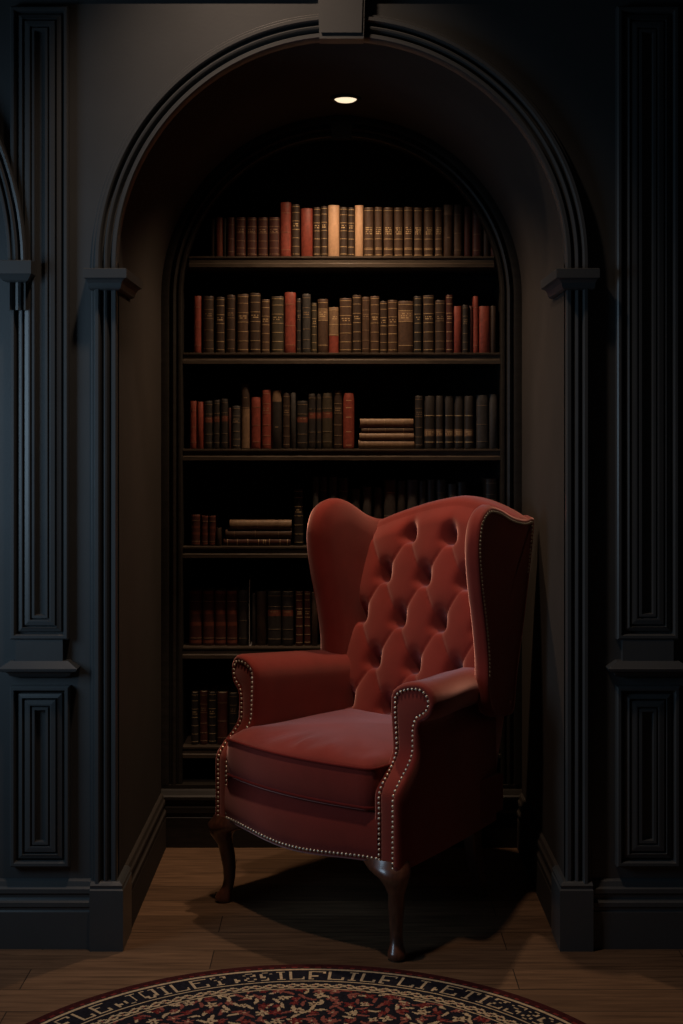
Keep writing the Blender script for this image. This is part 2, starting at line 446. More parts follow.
def book_mesh_parts(w, h, d, col, style, seed):
    """one continuous cover mesh (boards, rounded spine with its tooling) and the page block; origin at the foot of the spine, spine towards -y"""
    rr = random.Random(seed)
    b = min(.010, w*.28)
    n = 13; t = .0022
    bands, marks, panels = STYLES[style]
    zs = {0.0: .0012, .002: 0.0, h-.003: 0.0, h: .0014}
    spans = []
    for f0, f1, sl in panels:
        z0, z1 = f0*h, f1*h; spans.append((z0, z1, sl, 1.0, None)); zs[z0] = 0; zs[z1] = 0
    for f, th, sl, fr in bands:
        z0 = f*h; z1 = z0+th
        spans.append((z0, z1, sl, fr, None)); zs[z0-.0005] = 0; zs[z0] = -.0009 if fr == 1 else 0; zs[z1] = -.0009 if fr == 1 else 0; zs[z1+.0005] = 0
    for f, k in marks:
        for r_ in range(k):
            z0 = f*h-r_*.0075; z1 = z0+.0036
            colset = set(c for c in range(2, n-3) if rr.random() < .72)
            spans.append((z0, z1, 1, .8, colset)); zs[z0] = 0; zs[z1] = 0
    zl = sorted(z for z in zs if 0 <= z <= h)
    arc = spine_arc(w, 0, b, n)
    k2 = n+2
    rows = []
    for z in zl:
        e = zs[z]
        rows.append([(-w/2, d, z)] + [(x, y+b+e, z) for x, y in arc] + [(w/2, d, z)] + [(w/2-t, d, z)] + [(x*(1-2*t/w), y+b+t, z) for x, y in reversed(arc)] + [(-w/2+t, d, z)])
    m = len(rows[0])
    mb = MB(); vs_ = [p for r in rows for p in r]; fs_ = []; ii = []
    for a in range(len(rows)-1):
        zm = (zl[a]+zl[a+1])/2
        for c in range(m):
            c2 = (c+1) % m
            fs_.append((a*m+c, a*m+c2, (a+1)*m+c2, (a+1)*m+c))
            sl = 0
            if 1 <= c <= n-1:
                fx = abs((c-.5)/(n-1)*2-1)
                for z0, z1, q_, fr, cs in spans:
                    if z0 <= zm <= z1 and fx <= fr and (cs is None or (c-1) in cs): sl = q_
            ii.append(sl)
    for a in (0, len(rows)-1):
        o = a*m
        for k in range(k2-1):
            fs_.append((o+k, o+k+1, o+m-2-k, o+m-1-k)); ii.append(0)
    mb.v = vs_; mb.f = fs_; mb.i = ii
    pg = MB(); pg.box(-w/2+t+.0001, w/2-t-.0001, b+t+.001, d-.004, .003, h-.005)
    return [('book', mb, [LEATHER[col], GILT if TOOL[style] == 'G' else DULLGILT, LEATHER[PANEL.get(style, 'buff')]]), ('page_block', pg, [PAGES])]

NB = 0
def put_book(x, y, z, w, h, d, col, style, label, group, flat=False, lean=0.0):
    global NB
    NB += 1
    parts = book_mesh_parts(w, h, d, col, style, 100+NB)
    root = None
    for nm, mb, ms in parts:
        o = mb.make(nm, ms, root, smooth=True, autosmooth=40)
        if root is None: root = o
    if flat: root.rotation_euler = (0, pi/2, 0)
    elif lean: root.rotation_euler = (0, lean, 0)
    root.location = (x, y, z)
    tag(root, label, 'book', group)
    return root

ORD = ['first', 'second', 'third', 'fourth', 'fifth', 'sixth', 'seventh', 'eighth', 'ninth', 'tenth', 'eleventh', 'twelfth', 'thirteenth', 'fourteenth',
       'fifteenth', 'sixteenth', 'seventeenth', 'eighteenth', 'nineteenth', 'twentieth', 'twenty-first', 'twenty-second', 'twenty-third', 'twenty-fourth',
       'twenty-fifth', 'twenty-sixth', 'twenty-seventh', 'twenty-eighth', 'twenty-ninth', 'thirtieth', 'thirty-first', 'thirty-second', 'thirty-third', 'thirty-fourth']
LOOK = dict(gilt='gilt-banded', set='gilt-lettered', few='faintly banded', dull='dull-banded', label='pale-labelled', redlabel='rust-labelled', redbands='red-banded', giltset='gold-lined',
            tanlow='tan-footed', tantop='pale-topped', redlow='red-footed', ornament='gilt-ornamented', plain='plain')
CW = dict(red='red', darkred='dark red', brown='brown', darkbrown='dark brown', black='black', tan='tan', olive='olive brown', grey='dark grey', rust='rust red', buff='light brown')
def row(shelf_i, base_px, items, shelf_name, group):
    z = SHELF_Z[shelf_i]+.0004
    n = len(items); nl = (n+1)//2
    for k, (x0, x1, top, col, style) in enumerate(items):
        w = (x1-x0)/SC-.0012; h = (base_px-top)/SC
        rr = random.Random(shelf_i*97+k)
        size = ''
        hs = sorted(i[2] for i in items)
        if top == hs[0]: size = 'tall '
        elif top == hs[-1]: size = 'short '
        if w > .045: size += 'wide '
        elif w < .02: size += 'thin '
        if k < nl: pos = ('leftmost upright' if k == 0 else ORD[k]+' upright from the left')
        else: pos = ('rightmost upright' if k == n-1 else ORD[n-1-k]+' upright from the right')
        label = f'{size}{LOOK[style]} {CW[col]} book, {pos} on {shelf_name}'
        put_book(px2x((x0+x1)/2), SPINE_Y+rr.uniform(-.004, .008), z, w, h, rr.uniform(.145, .18), col, style, label, group)

row(0, 257, [(211, 216, 218, 'darkbrown', 'plain'), (216, 223, 217, 'rust', 'plain'), (223.3, 227, 218, 'black', 'plain'), (227.3, 235, 217, 'darkred', 'few'),
    (235.5, 246, 217, 'darkred', 'dull'), (246.6, 257, 217, 'darkred', 'dull'), (257.6, 268.4, 217, 'darkred', 'dull'), (268.8, 280, 217, 'darkred', 'dull'),
    (280.3, 291.6, 202, 'red', 'few'), (292, 300.3, 204, 'darkbrown', 'gilt'), (301, 313.2, 208, 'red', 'plain'), (313.8, 321, 207, 'darkbrown', 'gilt'), (321.4, 328, 206, 'darkbrown', 'gilt'),
    (328.4, 340, 205, 'tan', 'plain'), (340.3, 348, 207, 'darkbrown', 'gilt'), (348.3, 355, 207, 'darkbrown', 'gilt'), (355.4, 364, 205, 'tan', 'plain'),
    (364.4, 374.5, 207, 'brown', 'set'), (375, 383, 207, 'brown', 'set'), (384, 394, 207, 'brown', 'set'), (394.6, 404, 207, 'brown', 'set'), (404.6, 413.6, 207, 'brown', 'set'),
    (414.2, 423.6, 207, 'brown', 'set'), (424.6, 434.6, 207, 'brown', 'set'), (435.6, 443.4, 207, 'brown', 'set'), (444.4, 453.8, 204, 'brown', 'tantop'), (454.2, 463.4, 204, 'brown', 'few'),
    (465, 472, 206, 'darkred', 'plain'), (473, 483, 207, 'darkred', 'few'), (484, 490.6, 220, 'darkbrown', 'plain'), (491.4, 498.4, 236, 'darkred', 'plain')], 'the top shelf', 'books on the top shelf')
row(1, 353, [(194, 201.5, 296, 'red', 'few'), (203.5, 214, 296, 'darkbrown', 'dull'), (215.8, 225, 297, 'darkbrown', 'gilt'), (226.5, 235.5, 295, 'darkbrown', 'dull'), (237, 249, 294, 'brown', 'gilt'),
    (249.6, 260.8, 293, 'darkbrown', 'gilt'), (261.4, 270, 299, 'brown', 'gilt'), (271.5, 284, 296, 'olive', 'gilt'), (284.6, 296.2, 292, 'red', 'few'), (297, 301.5, 298, 'black', 'dull'),
    (302.4, 311.2, 294, 'grey', 'dull'), (311.8, 317.4, 303, 'olive', 'gilt'), (318, 328.6, 299, 'brown', 'label'), (329, 339.2, 307, 'buff', 'redlow'), (340, 352.4, 298, 'brown', 'gilt'),
    (353, 362, 295, 'darkbrown', 'gilt'), (362.4, 370.4, 297, 'brown', 'dull'), (370.8, 380, 296, 'brown', 'gilt'), (380.5, 388, 301, 'darkbrown', 'gilt'), (388.5, 398.4, 300, 'brown', 'gilt'),
    (398.8, 414, 301, 'brown', 'label'), (414.6, 422.6, 296, 'black', 'gilt'), (423.8, 435.2, 295, 'darkbrown', 'gilt'), (435.8, 446.2, 300, 'darkbrown', 'dull'), (446.6, 453.6, 295, 'darkred', 'gilt'),
    (453.8, 462.6, 306, 'red', 'plain'), (463, 469, 305, 'black', 'dull'), (469.4, 473.6, 306, 'darkred', 'plain'), (474, 479.4, 296, 'red', 'few'), (479.8, 491, 306, 'red', 'plain'), (491.4, 496.8, 306, 'darkbrown', 'plain')],
    'the second shelf', 'books on the second shelf down')
row(2, 449, [(190, 197, 401, 'red', 'few'), (197.4, 203.6, 402, 'red', 'plain'), (204, 213, 401, 'black', 'redlabel'), (213.3, 220.6, 400, 'black', 'redlabel'), (221, 228.4, 399, 'black', 'redlabel'), (228.7, 231.6, 408, 'darkred', 'plain'),
    (232, 240.8, 406, 'grey', 'dull'), (241.4, 250.2, 384, 'darkbrown', 'tanlow'), (251, 261.6, 397, 'red', 'few'), (262, 271.4, 390, 'red', 'dull'), (272, 282.2, 390, 'black', 'tantop'), (283, 290.6, 393, 'darkbrown', 'dull'),
    (291, 296.4, 393, 'grey', 'plain'), (297, 308.2, 401, 'black', 'redlabel'), (308.6, 316.2, 394, 'black', 'redlabel'), (316.7, 322, 394, 'black', 'redlabel'), (322.4, 333, 393, 'olive', 'redlabel'), (334, 343, 390, 'darkbrown', 'dull'),
    (343.4, 355, 393, 'red', 'ornament'), (415.6, 423.8, 396, 'black', 'dull'), (425, 436, 396, 'black', 'giltset'), (436.4, 444, 396, 'black', 'giltset'), (444.4, 454.8, 396, 'black', 'giltset'), (455.2, 464.6, 396, 'black', 'giltset'),
    (465, 474.6, 396, 'black', 'giltset'), (477, 489.6, 395, 'grey', 'few'), (490, 498.8, 394, 'grey', 'plain')], 'the third shelf', 'books on the third shelf down')
row(3, 546, [(191, 200.4, 515, 'darkred', 'redbands'), (201.4, 208.6, 516, 'darkred', 'redbands'), (209, 216, 516, 'darkred', 'redbands'), (217, 221.6, 528, 'darkbrown', 'plain'), (294, 303.8, 489, 'black', 'gilt'),
    (313, 319.4, 477, 'grey', 'plain'), (319.8, 328, 477, 'black', 'few'), (329, 338, 477, 'grey', 'plain'), (338.6, 349, 478, 'black', 'few'), (351, 361.4, 489, 'black', 'plain'), (363, 372.4, 487, 'grey', 'plain'), (374, 383.4, 488, 'black', 'plain'),
    (384.4, 397, 480, 'grey', 'few'), (397.8, 406.4, 481, 'black', 'plain'), (407.4, 418.6, 480, 'grey', 'plain'), (419.6, 427.2, 481, 'black', 'plain'), (428, 435.6, 480, 'grey', 'plain'), (436.8, 447.4, 480, 'black', 'few'),
    (448.4, 457, 484, 'grey', 'plain'), (458, 467.4, 482, 'black', 'plain'), (486, 498.8, 479, 'brown', 'dull')], 'the fourth shelf', 'books on the fourth shelf down')
row(4, 646, [(189, 202, 591, 'darkred', 'redbands'), (202.6, 214.6, 591, 'darkred', 'redbands'), (215, 226.2, 591, 'darkred', 'redbands'), (226.8, 237.6, 591, 'darkred', 'redbands'), (238.4, 248.4, 591, 'black', 'few'),
    (252.4, 256, 594, 'black', 'plain'), (256.6, 266.6, 592, 'darkbrown', 'plain'), (268, 281.8, 592, 'black', 'redlabel'), (282.4, 294, 592, 'black', 'redlabel'), (296, 303.4, 592, 'darkred', 'gilt'), (304.6, 311.2, 592, 'darkred', 'gilt'),
    (312, 318.4, 593, 'darkbrown', 'plain')], 'the fifth shelf', 'books on the fifth shelf down')
row(5, 745, [(191.6, 199, 693, 'black', 'gilt'), (200, 208, 692, 'darkred', 'dull'), (208.6, 216.6, 693, 'black', 'gilt'), (217.4, 228, 693, 'darkred', 'few'), (229, 238, 694, 'black', 'dull')],
    'the lowest shelf', 'books on the lowest shelf')

def stack(shelf_i, base_px, items, where, group):
    z = SHELF_Z[shelf_i]+.0004
    names = {4: ['bottom', 'second from the bottom', 'second from the top', 'topmost'], 3: ['bottom', 'middle', 'topmost']}[len(items)]
    for (x0, x1, y0, y1, col, style), nm in zip(items, names):
        t = (y1-y0)/SC; L = (x1-x0)/SC
        # rotated +90 deg about Y: local +z -> +x, local x -> -z
        put_book(px2x(x0), SPINE_Y+random.uniform(0, .006), z+t/2, t-.0006, L, .16, col, style, f'{CW[col]} book lying flat, {nm} in the stack {where}', group, flat=True)
        z += t
stack(2, 449, [(359, 415, 440.5, 449, 'buff', 'few'), (360, 414.4, 433, 440.2, 'buff', 'few'), (362, 414.4, 427, 432.8, 'brown', 'few'), (360.4, 414, 418, 426.8, 'buff', 'few')],
      'on the third shelf', 'stacked books on the third shelf down')
stack(3, 546, [(224, 291, 538.4, 545.6, 'darkred', 'gilt'), (226, 292, 529.4, 538, 'brown', 'few'), (230, 292, 518, 528, 'buff', 'few')],
      'on the fourth shelf', 'stacked books on the fourth shelf down')

# thin metal bookend on the fifth shelf
mb = MB()
bx = px2x(249.8)
z = SHELF_Z[4]+.0006
mb.box(bx-.0006, bx+.0010, 1.050, 1.15, z+.0012, z+.242)
mb.box(bx+.0010, bx+.0075, 1.050, 1.15, z, z+.0012)
o = mb.make('bookend', STEEL); tag(o, 'thin upright metal bookend between books on the fifth shelf down', 'bookend')

# ------------------------------------------------------------------ the wing chair
A = radians(42)
chair = bpy.data.objects.new('wingback_armchair', None); COL.objects.link(chair)
chair.location = (-.122, .158, 0); chair.rotation_euler = (0, 0, -A)
tag(chair, 'deep-buttoned red velvet wingback armchair with nailhead trim on cabriole legs', 'armchair')

def smooth01(t): t = max(0., min(1., t)); return t*t*(3-2*t)
def resample(pts, n):
    d = [0]
    for a, b in zip(pts, pts[1:]): d.append(d[-1]+sqrt(sum((p-q_)**2 for p, q_ in zip(a, b))))
    out = []
    j = 0
    for k in range(n):
        s = d[-1]*k/(n-1)
        while j < len(d)-2 and d[j+1] < s: j += 1
        t = (s-d[j])/max(1e-9, d[j+1]-d[j])
        out.append(tuple(p+(q_-p)*t for p, q_ in zip(pts[j], pts[j+1])))
    return out

# --- front rail / seat body
def vfront(u): return -.010-.046*max(0, cos(pi*u/.66))
def zbot(u):
    return .268-.016*(.5+.5*cos(2*pi*u/.60))
mb = MB(); rows = []
for k in range(41):
    u = -.318+.636*k/40
    vf = vfront(u); zb = zbot(u)
    pr = [(.60, .30), (vf+.05, zb+.004), (vf+.016, zb+.0005), (vf+.006, zb+.003), (vf, zb+.012), (vf-.005, zb+.05), (vf-.006, .34), (vf-.004, .38), (vf+.004, .405), (vf+.02, .415), (.60, .415)]
    rows.append([(u, v, z) for v, z in pr])
mb.grid(rows, closed_u=True, cap0=True, cap1=True)
mb.make('front_rail', VELVET, chair, smooth=True, autosmooth=60)

# --- cushion
def cushion_outline(n=96):
    pts = []
    hw = .303
    raw = []
    for k in range(25):
        u = -hw+.03+(2*hw-.06)*k/24
        raw.append((u, vfront(u)-.012))
    # right side rounding
    def corner(cu, cv, r, a0, a1):
        return [(cu+r*cos(a0+(a1-a0)*i/6), cv+r*sin(a0+(a1-a0)*i/6)) for i in range(1, 7)]
    v0 = vfront(hw-.03)-.012
    raw += corner(hw-.03, v0+.03, .03, -pi/2, 0)
    raw += [(hw-.003, .12), (hw-.012, .25), (hw-.022, .40), (hw-.03, .49)]
    raw += corner(hw-.06, .50, .03, 0, pi/2)
    raw += [(.12, .532), (0, .535), (-.12, .532)]
    raw += corner(-hw+.06, .50, .03, pi/2, pi)
    raw += [(-hw+.03, .49), (-hw+.022, .40), (-hw+.012, .25), (-hw+.003, .12)]
    raw += corner(-hw+.03, v0+.03, .03, pi, 1.5*pi)
    raw.append(raw[0])
    return resample(raw, n+1)[:-1]
CO = cushion_outline()
cc = (0, .23)
def cring(k, z, f=None):
    out = []
    for u, v in CO:
        uu, vv = cc[0]+(u-cc[0])*k, cc[1]+(v-cc[1])*k
        zz = z
        if f: zz += f(uu, vv)
        out.append((uu, vv, zz))
    return out
def rumple(u, v):
    # soft pulls in the velvet just behind the front seam
    w = math.exp(-((v-(vfront(u)+.05))/.035)**2)
    return .0045*w*(sin(u*55+sin(u*17)*2)+.6*sin(u*120+v*30)) + .004*noise.noise((u*6, v*6, 0))
rows = []
for k, z, f in [(.05, .414, 0), (.93, .416, 0), (.972, .418, 0), (.990, .425, 0), (1.0, .437, 0), (1.008, .460, 0), (1.012, .485, 0), (1.008, .510, 0), (1.0, .528, 0), (.994, .538, 0),
             (.985, .545, 0), (.965, .551, 1), (.93, .558, 1), (.88, .565, 1), (.82, .570, 1), (.74, .575, 1), (.64, .579, 1), (.5, .583, 1), (.35, .585, 1), (.2, .587, 1), (.05, .588, 1)]:
    rows.append(cring(k, z, rumple if f else None))
mb = MB(); mb.grid(rows, closed_u=True, cap0=True, cap1=True)
cush = mb.make('seat_cushion', VELVET, chair, smooth=True)
mb = MB()
mb.tube(cring(1.000, .539), .0048, 8, closed=True); mb.tube(cring(1.000, .428), .0042, 8, closed=True)
mb.make('piping', PIPING, cush, smooth=True)

# --- arms
INN = [(.300, .262), (.300, .42), (.299, .47), (.296, .52), (.291, .57), (.288, .62), (.285, .66), (.283, .70)]
INN += [(.391+.108*cos(a), .727+.057*sin(a)) for a in [radians(180-d) for d in (10, 22, 34, 46, 58, 70, 80, 90)]]
OUT = [(.392, .262), (.392, .42), (.392, .47), (.391, .52), (.390, .57), (.390, .62), (.391, .655), (.397, .668)]
OUT += [(.391+.058*cos(a), .727+.057*sin(a)) for a in [radians(d) for d in (-66, -44, -22, 0, 22, 44, 66, 90)]]
NP = 34
INNR, OUTR = resample(INN, NP), resample(OUT, NP)
def arm_vfront(z): return .000+.100*smooth01((z-.462)/.125)
def arm_pt(u, z, v, s):
    t = max(0, v-.02)/.65
    if s < 0 and u > .30: u = .30+min(u-.30, .092)*.76+max(0, u-.392)*.55
    uu = u-(.115 if s > 0 else .035)*t**1.25
    if s > 0: uu -= .055*smooth01((z-.60)/.08)*smooth01((v-.12)/.36)
    zz = z-.030*smooth01((z-.5)/.2)*min(1, max(0, v-.1)/.4)
    return (s*uu, v, zz)
def inset_pairs(e):
    """shrink the arm profile by e"""
    out = []
    pin, pout = [], []
    for k in range(NP):
        for src, dst, sg in ((INNR, pin, 1), (OUTR, pout, -1)):
            a = src[max(0, k-1)]; b = src[min(NP-1, k+1)]
            tx, tz = b[0]-a[0], b[1]-a[1]
            if k == NP-1: nx, nz = 0, -1
            else:
                l = sqrt(tx*tx+tz*tz); nx, nz = sg*tz/l, -sg*tx/l
            z = src[k][1]+nz*e
            if k == 0: z = src[k][1]+e*.3
            dst.append((src[k][0]+nx*e, z))
    return pin, pout
def loop_of(e, dv, s, vfix=None):
    pin, pout = inset_pairs(e)
    lp = pin + list(reversed(pout))[1:]
    return [arm_pt(u, z, (arm_vfront(z)+dv) if vfix is None else vfix(z), s) for u, z in lp]
def make_arm(s):
    rows = []
    for e, dv in ((.024, -.004), (.019, -.012), (.012, -.016), (.006, -.013), (.002, -.006), (0, .004)):
        rows.append(loop_of(e, dv, s))
    for t in [i/12 for i in range(1, 13)]:
        rows.append(loop_of(0, 0, s, lambda z: (arm_vfront(z)+.004)*(1-t)+.60*t))
    mb = MB(); mb.grid(rows, closed_u=True)
    n = len(rows[0])
    def cap(r0):
        o = r0*n
        for k in range(NP-1):
            a, b = o+k, o+k+1; c, d = o+(n-1-k-0)-0, o+(n-1-k)-1
            a2 = o+k+1; c2 = o+n-1-k-1
            if a2 == c2: mb.f.append((a, a2, o+n-1-k)); mb.i.append(0)
            else: mb.f.append((a, a2, c2, o+n-1-k)); mb.i.append(0)
    cap(0); cap(len(rows)-1)
    arm = mb.make('arm', VELVET, chair, smooth=True, autosmooth=70)
    # front facing panel inside the padded edge
    mb = MB(); rows = []
    for e, dv in ((.0235, .002), (.0235, -.006), (.026, -.0085), (.030, -.0095)):
        rows.append(loop_of(e, dv, s))
    mb.grid(rows, closed_u=True)
    o = 3*n
    for k in range(NP-1):
        a2 = o+k+1; c2 = o+n-1-k-1
        if a2 == c2: mb.f.append((o+k, a2, o+n-1-k)); mb.i.append(0)
        else: mb.f.append((o+k, a2, c2, o+n-1-k)); mb.i.append(0)
    mb.make('arm_panel', VELVET, arm, smooth=True, autosmooth=60)
    return arm
arms = {s: make_arm(s) for s in (-1, 1)}
def arm_nail_line(s):
    lp = loop_of(.0205, -.0135, s)
    pts = resample(lp, int(sum((Vector(a)-Vector(b)).length for a, b in zip(lp, lp[1:]))/.0145))
    return [(p, Vector((0, -1, 0))) for p in pts]

# --- wings
def spline(ctrl, n):
    """closed Catmull-Rom"""
    m = len(ctrl); out = []
    for i in range(m):
        p0, p1, p2, p3 = [Vector((*ctrl[(i+j-1) % m], 0)) for j in range(4)]
        for k in range(n):
            t = k/n
            p = .5*((2*p1)+(-p0+p2)*t+(2*p0-5*p1+4*p2-p3)*t*t+(-p0+3*p1-3*p2+p3)*t**3)
            out.append((p.x, p.y))
    return out
WCTRL = [(.465, .70), (.462, .80), (.440, .92), (.415, 1.02), (.398, 1.12), (.402, 1.19), (.430, 1.248), (.490, 1.278), (.570, 1.268), (.66, 1.240), (.75, 1.226), (.815, 1.228),
         (.822, 1.18), (.795, 1.06), (.745, .88), (.695, .72), (.665, .60), (.58, .60), (.50, .62)]
WO = resample(spline(WCTRL, 8)+[WCTRL[0]], 121)[:-1]
def wing_mid(v, z, s):
    t = (v-.40)/.42
    return .336-(.072 if s > 0 else .030)*t
def poly_inset(P, e):
    n = len(P); out = []
    area = sum(P[i][0]*P[(i+1) % n][1]-P[(i+1) % n][0]*P[i][1] for i in range(n))
    sg = 1 if area > 0 else -1
    for i in range(n):
        a = P[(i-2) % n]; b = P[(i+2) % n]
        tx, tz = b[0]-a[0], b[1]-a[1]; l = sqrt(tx*tx+tz*tz)
        out.append((P[i][0]-sg*tz/l*e, P[i][1]+sg*tx/l*e))
    return out
def wing_loop(e, off, s, k=1.0):
    P = poly_inset(WO, e)
    c = (.62, .97)
    return [(s*(wing_mid(c[0]+(v-c[0])*k, z, s)+off), c[0]+(v-c[0])*k, c[1]+(z-c[1])*k-k*k*(.030*smooth01((v-.52)/.2)*smooth01((z-1.0)/.2) if s < 0 else 0)) for v, z in P]
def make_wing(s):
    HT = .034
    rows = [wing_loop(.05, -HT-.004, s, .02), wing_loop(.05, -HT-.006, s, .5), wing_loop(.05, -HT-.004, s, .85), wing_loop(.045, -HT-.002, s)]
    for a in (-90, -65, -40, -15, 10, 35):
        rows.append(wing_loop(.030-.030*cos(radians(a)), HT*.9*sin(radians(a)), s))
    rows += [wing_loop(.008, .026, s), wing_loop(.018, .028, s), wing_loop(.022, .026, s), wing_loop(.030, .025, s), wing_loop(.05, .025, s), wing_loop(.05, .025, s, .6), wing_loop(.05, .025, s, .02)]
    mb = MB(); mb.grid(rows, closed_u=True, cap0=True, cap1=True)
    return mb.make('wing', VELVET, chair, smooth=True)
wings = {s: make_wing(s) for s in (-1, 1)}
def wing_nail_line(s):
    lp = wing_loop(.021, .0275, s)
    # keep the run along the front edge and over the top
    lp = [p for p in lp if True]
    seq = lp[:int(len(lp)*.63)]
    seq = [p for p in seq if p[2] > .74 and p[1] < .80]
    pts = resample(seq, int(sum((Vector(a)-Vector(b)).length for a, b in zip(seq, seq[1:]))/.0125))
    return [(p, Vector((s, -.1, 0)).normalized()) for p in pts]

# --- tufted back
UH = .292
def ztop(u): return 1.286-.098*((abs(u-.05)/.36)**1.45 if u < .05 else (abs(u-.05)/.30)**1.9)
DXT, DZT = .172, .142
ROWS_Z = [1.135, .995, .853, .711]
USH = [-.030, -.024, -.012, -.004]
BUT = []
for i, z in enumerate(ROWS_Z):
    us = (-.258, -.086, .086, .258) if i % 2 == 0 else (-.172, 0, .172)
    for u in us:
        if abs(u+USH[i]) < .275: BUT.append((u+USH[i], z))
BUT5 = BUT + [(-.372-.012, ROWS_Z[2])]*0 + [(u-.002, .571) for u in (-.258, -.086, .086, .258)]
def ushift(z):
    return -.030+.028*smooth01((1.135-z)/.45)
def tuft(u, z):
    H = .064
    uu = u-ushift(z)
    zz = min(z, ROWS_Z[0])
    a = (uu-.086)/DXT; b = (zz-ROWS_Z[0])/(2*DZT)
    p, q_ = a+b, a-b
    cp, cq = abs(sin(pi*p)), abs(sin(pi*q_))
    crease = (cp*cq)**.36
    if z > ROWS_Z[0]:
        t = smooth01((z-ROWS_Z[0])/.10)
        vert = abs(sin(pi*a))**.6
        crease = vert*(1-t)+t*(.90+.06*vert)
    pit = 0
    for bu, bz in BUT5:
        # a broad hollow gathering into the button, stretched upwards
        dz = z-bz
        d2 = ((u-bu)/.024)**2+(dz/(.040 if dz > 0 else .017))**2
        if d2 < 9: pit = max(pit, math.exp(-d2))
    # each diamond sags: fuller just below the button above it
    h = H*(.24*crease+.76) - .068*pit
    el = (.316+u)/.03 if u < 0 else (UH-u)/.05
    ed = smooth01(el)
    return h*ed+.056*(1-ed)
NR = (-.9634, .268)
def vback(z): return .515+.205*(z-.53)/.72
NU, NZ = 120, 150
mb = MB(); rows = []
for k in range(NU+1):
    u = -.332+(UH+.332)*k/NU
    zt = ztop(u)
    col_ = []
    for j in range(NZ+1):
        z = .44+(zt-.035-.44)*j/NZ
        fall = smooth01((zt-z)/.10)
        h = tuft(u, z)*(.35+.65*fall)
        col_.append((u, vback(z)+.020+NR[0]*h, z+NR[1]*h))
    f = col_[-1]
    vb = vback(zt)+.092
    zc = f[2]
    for a in range(1, 11):
        an = pi*a/10
        col_.append((u, (f[1]+vb)/2-(vb-f[1])/2*cos(an), zc+(zt-zc+.004)*sin(an)))
    for z in (1.05, .9, .7, .5, .35, .285):
        col_.append((u*(1-.12*(1.2-z)), .612+.20*(z-.27), z))
    rows.append(col_)
mb.grid(rows, closed_u=True, cap0=True, cap1=True)
back = mb.make('tufted_back', VELVET, chair, smooth=True)
for bu, bz in BUT:
    h = tuft(bu, bz)
    p = (bu, vback(bz)+.020+NR[0]*(h+.002), bz+NR[1]*h)
    mb = MB(); mb.lathe([(.0005, .006), (.005, .0052), (.009, .002), (.010, -.002), (.008, -.004)], seg=12)
    o = mb.make('button', VELVET, back, smooth=True)
    o.location = p; o.rotation_euler = (radians(90-15.5), 0, 0)

# --- legs
def cabriole(u0, v0, du, dv):
    """du, dv: outward diagonal"""
    mb = MB(); rows = []
    #      z      off    ru     rv    inner shift along the rail
    sec = [(.285, .000, .080, .048, -.040), (.266, .010, .080, .050, -.038), (.252, .021, .070, .049, -.028), (.236, .025, .048, .041, -.013), (.214, .019, .034, .034, -.004), (.185, .006, .0245, .0245, 0),
           (.150, -.001, .0240, .0240, 0), (.110, -.006, .0210, .0210, 0), (.075, -.006, .0185, .0185, 0), (.052, -.002, .0185, .0185, 0), (.036, .005, .0205, .0205, 0), (.022, .011, .0255, .0255, 0), (.012, .013, .0270, .0270, 0),
           (.006, .012, .0250, .0250, 0), (.0055, .011, .0215, .0215, 0), (0.0, .011, .0205, .0205, 0)]
    for z, off, ru, rv, sh in sec:
        cu, cv = u0+du*off+sh*(1 if du > 0 else -1), v0+dv*off
        rows.append([(cu+ru*cos(2*pi*k/20), cv+rv*sin(2*pi*k/20), z) for k in range(20)])
    mb.grid(rows, closed_u=True, cap0=True, cap1=True)
    return mb.make('leg', MAHOG, chair, smooth=True, autosmooth=50)
cabriole(.352, .026, .75, -.75); cabriole(-.352, .026, -.75, -.75)
for s in (-1, 1):
    mb = MB(); rows = []
    for z, v, r in ((.31, .555, .026), (.25, .557, .025), (.18, .565, .022), (.09, .585, .019), (0, .615, .017)):
        rows.append([(s*.225+r*c, v+r*d, z) for c, d in ((-.8, -1), (.8, -1), (1, -.8), (1, .8), (.8, 1), (-.8, 1), (-1, .8), (-1, -.8))])
    mb.grid(rows, closed_u=True, cap0=True, cap1=True)
    mb.make('leg', MAHOG, chair, smooth=True, autosmooth=35)

# --- nailheads: 100 nearest as parts, the rest together
def dome(mb, p, n, r=.0049):
    n = n.normalized(); a = n.orthogonal().normalized(); b = n.cross(a); P = Vector(p)
    rows = []
    for rr_, h in ((1.0, -.3), (1.0, 0), (.82, .42), (.45, .68), (.05, .78)):
        rows.append([P+(a*cos(2*pi*k/8)+b*sin(2*pi*k/8))*r*rr_+n*r*h for k in range(8)])
    mb.grid(rows, closed_u=True, cap0=True, cap1=True)
rail_nails = []
n = 46
for k in range(n):
    u = -.312+.624*k/(n-1)
    rail_nails.append(((u, vfront(u)-.0022, zbot(u)+.0175), Vector((0, -1, -.05))))
primary = arm_nail_line(1) + list(reversed(rail_nails))
single, rest = primary[:100], primary[100:] + wing_nail_line(1) + arm_nail_line(-1) + wing_nail_line(-1)
proto = None
for p, n_ in single:
    mb = MB(); dome(mb, (0, 0, 0), n_)
    if proto is None:
        proto = mb.make('nailhead', NAIL, chair, smooth=True); o = proto
    else:
        o = proto.copy(); COL.objects.link(o); o.parent = chair
    o.location = p
mb = MB()
for p, n_ in rest: dome(mb, p, n_)
o = mb.make('nailhead_trim', NAIL, chair, smooth=True); o['kind'] = 'stuff'

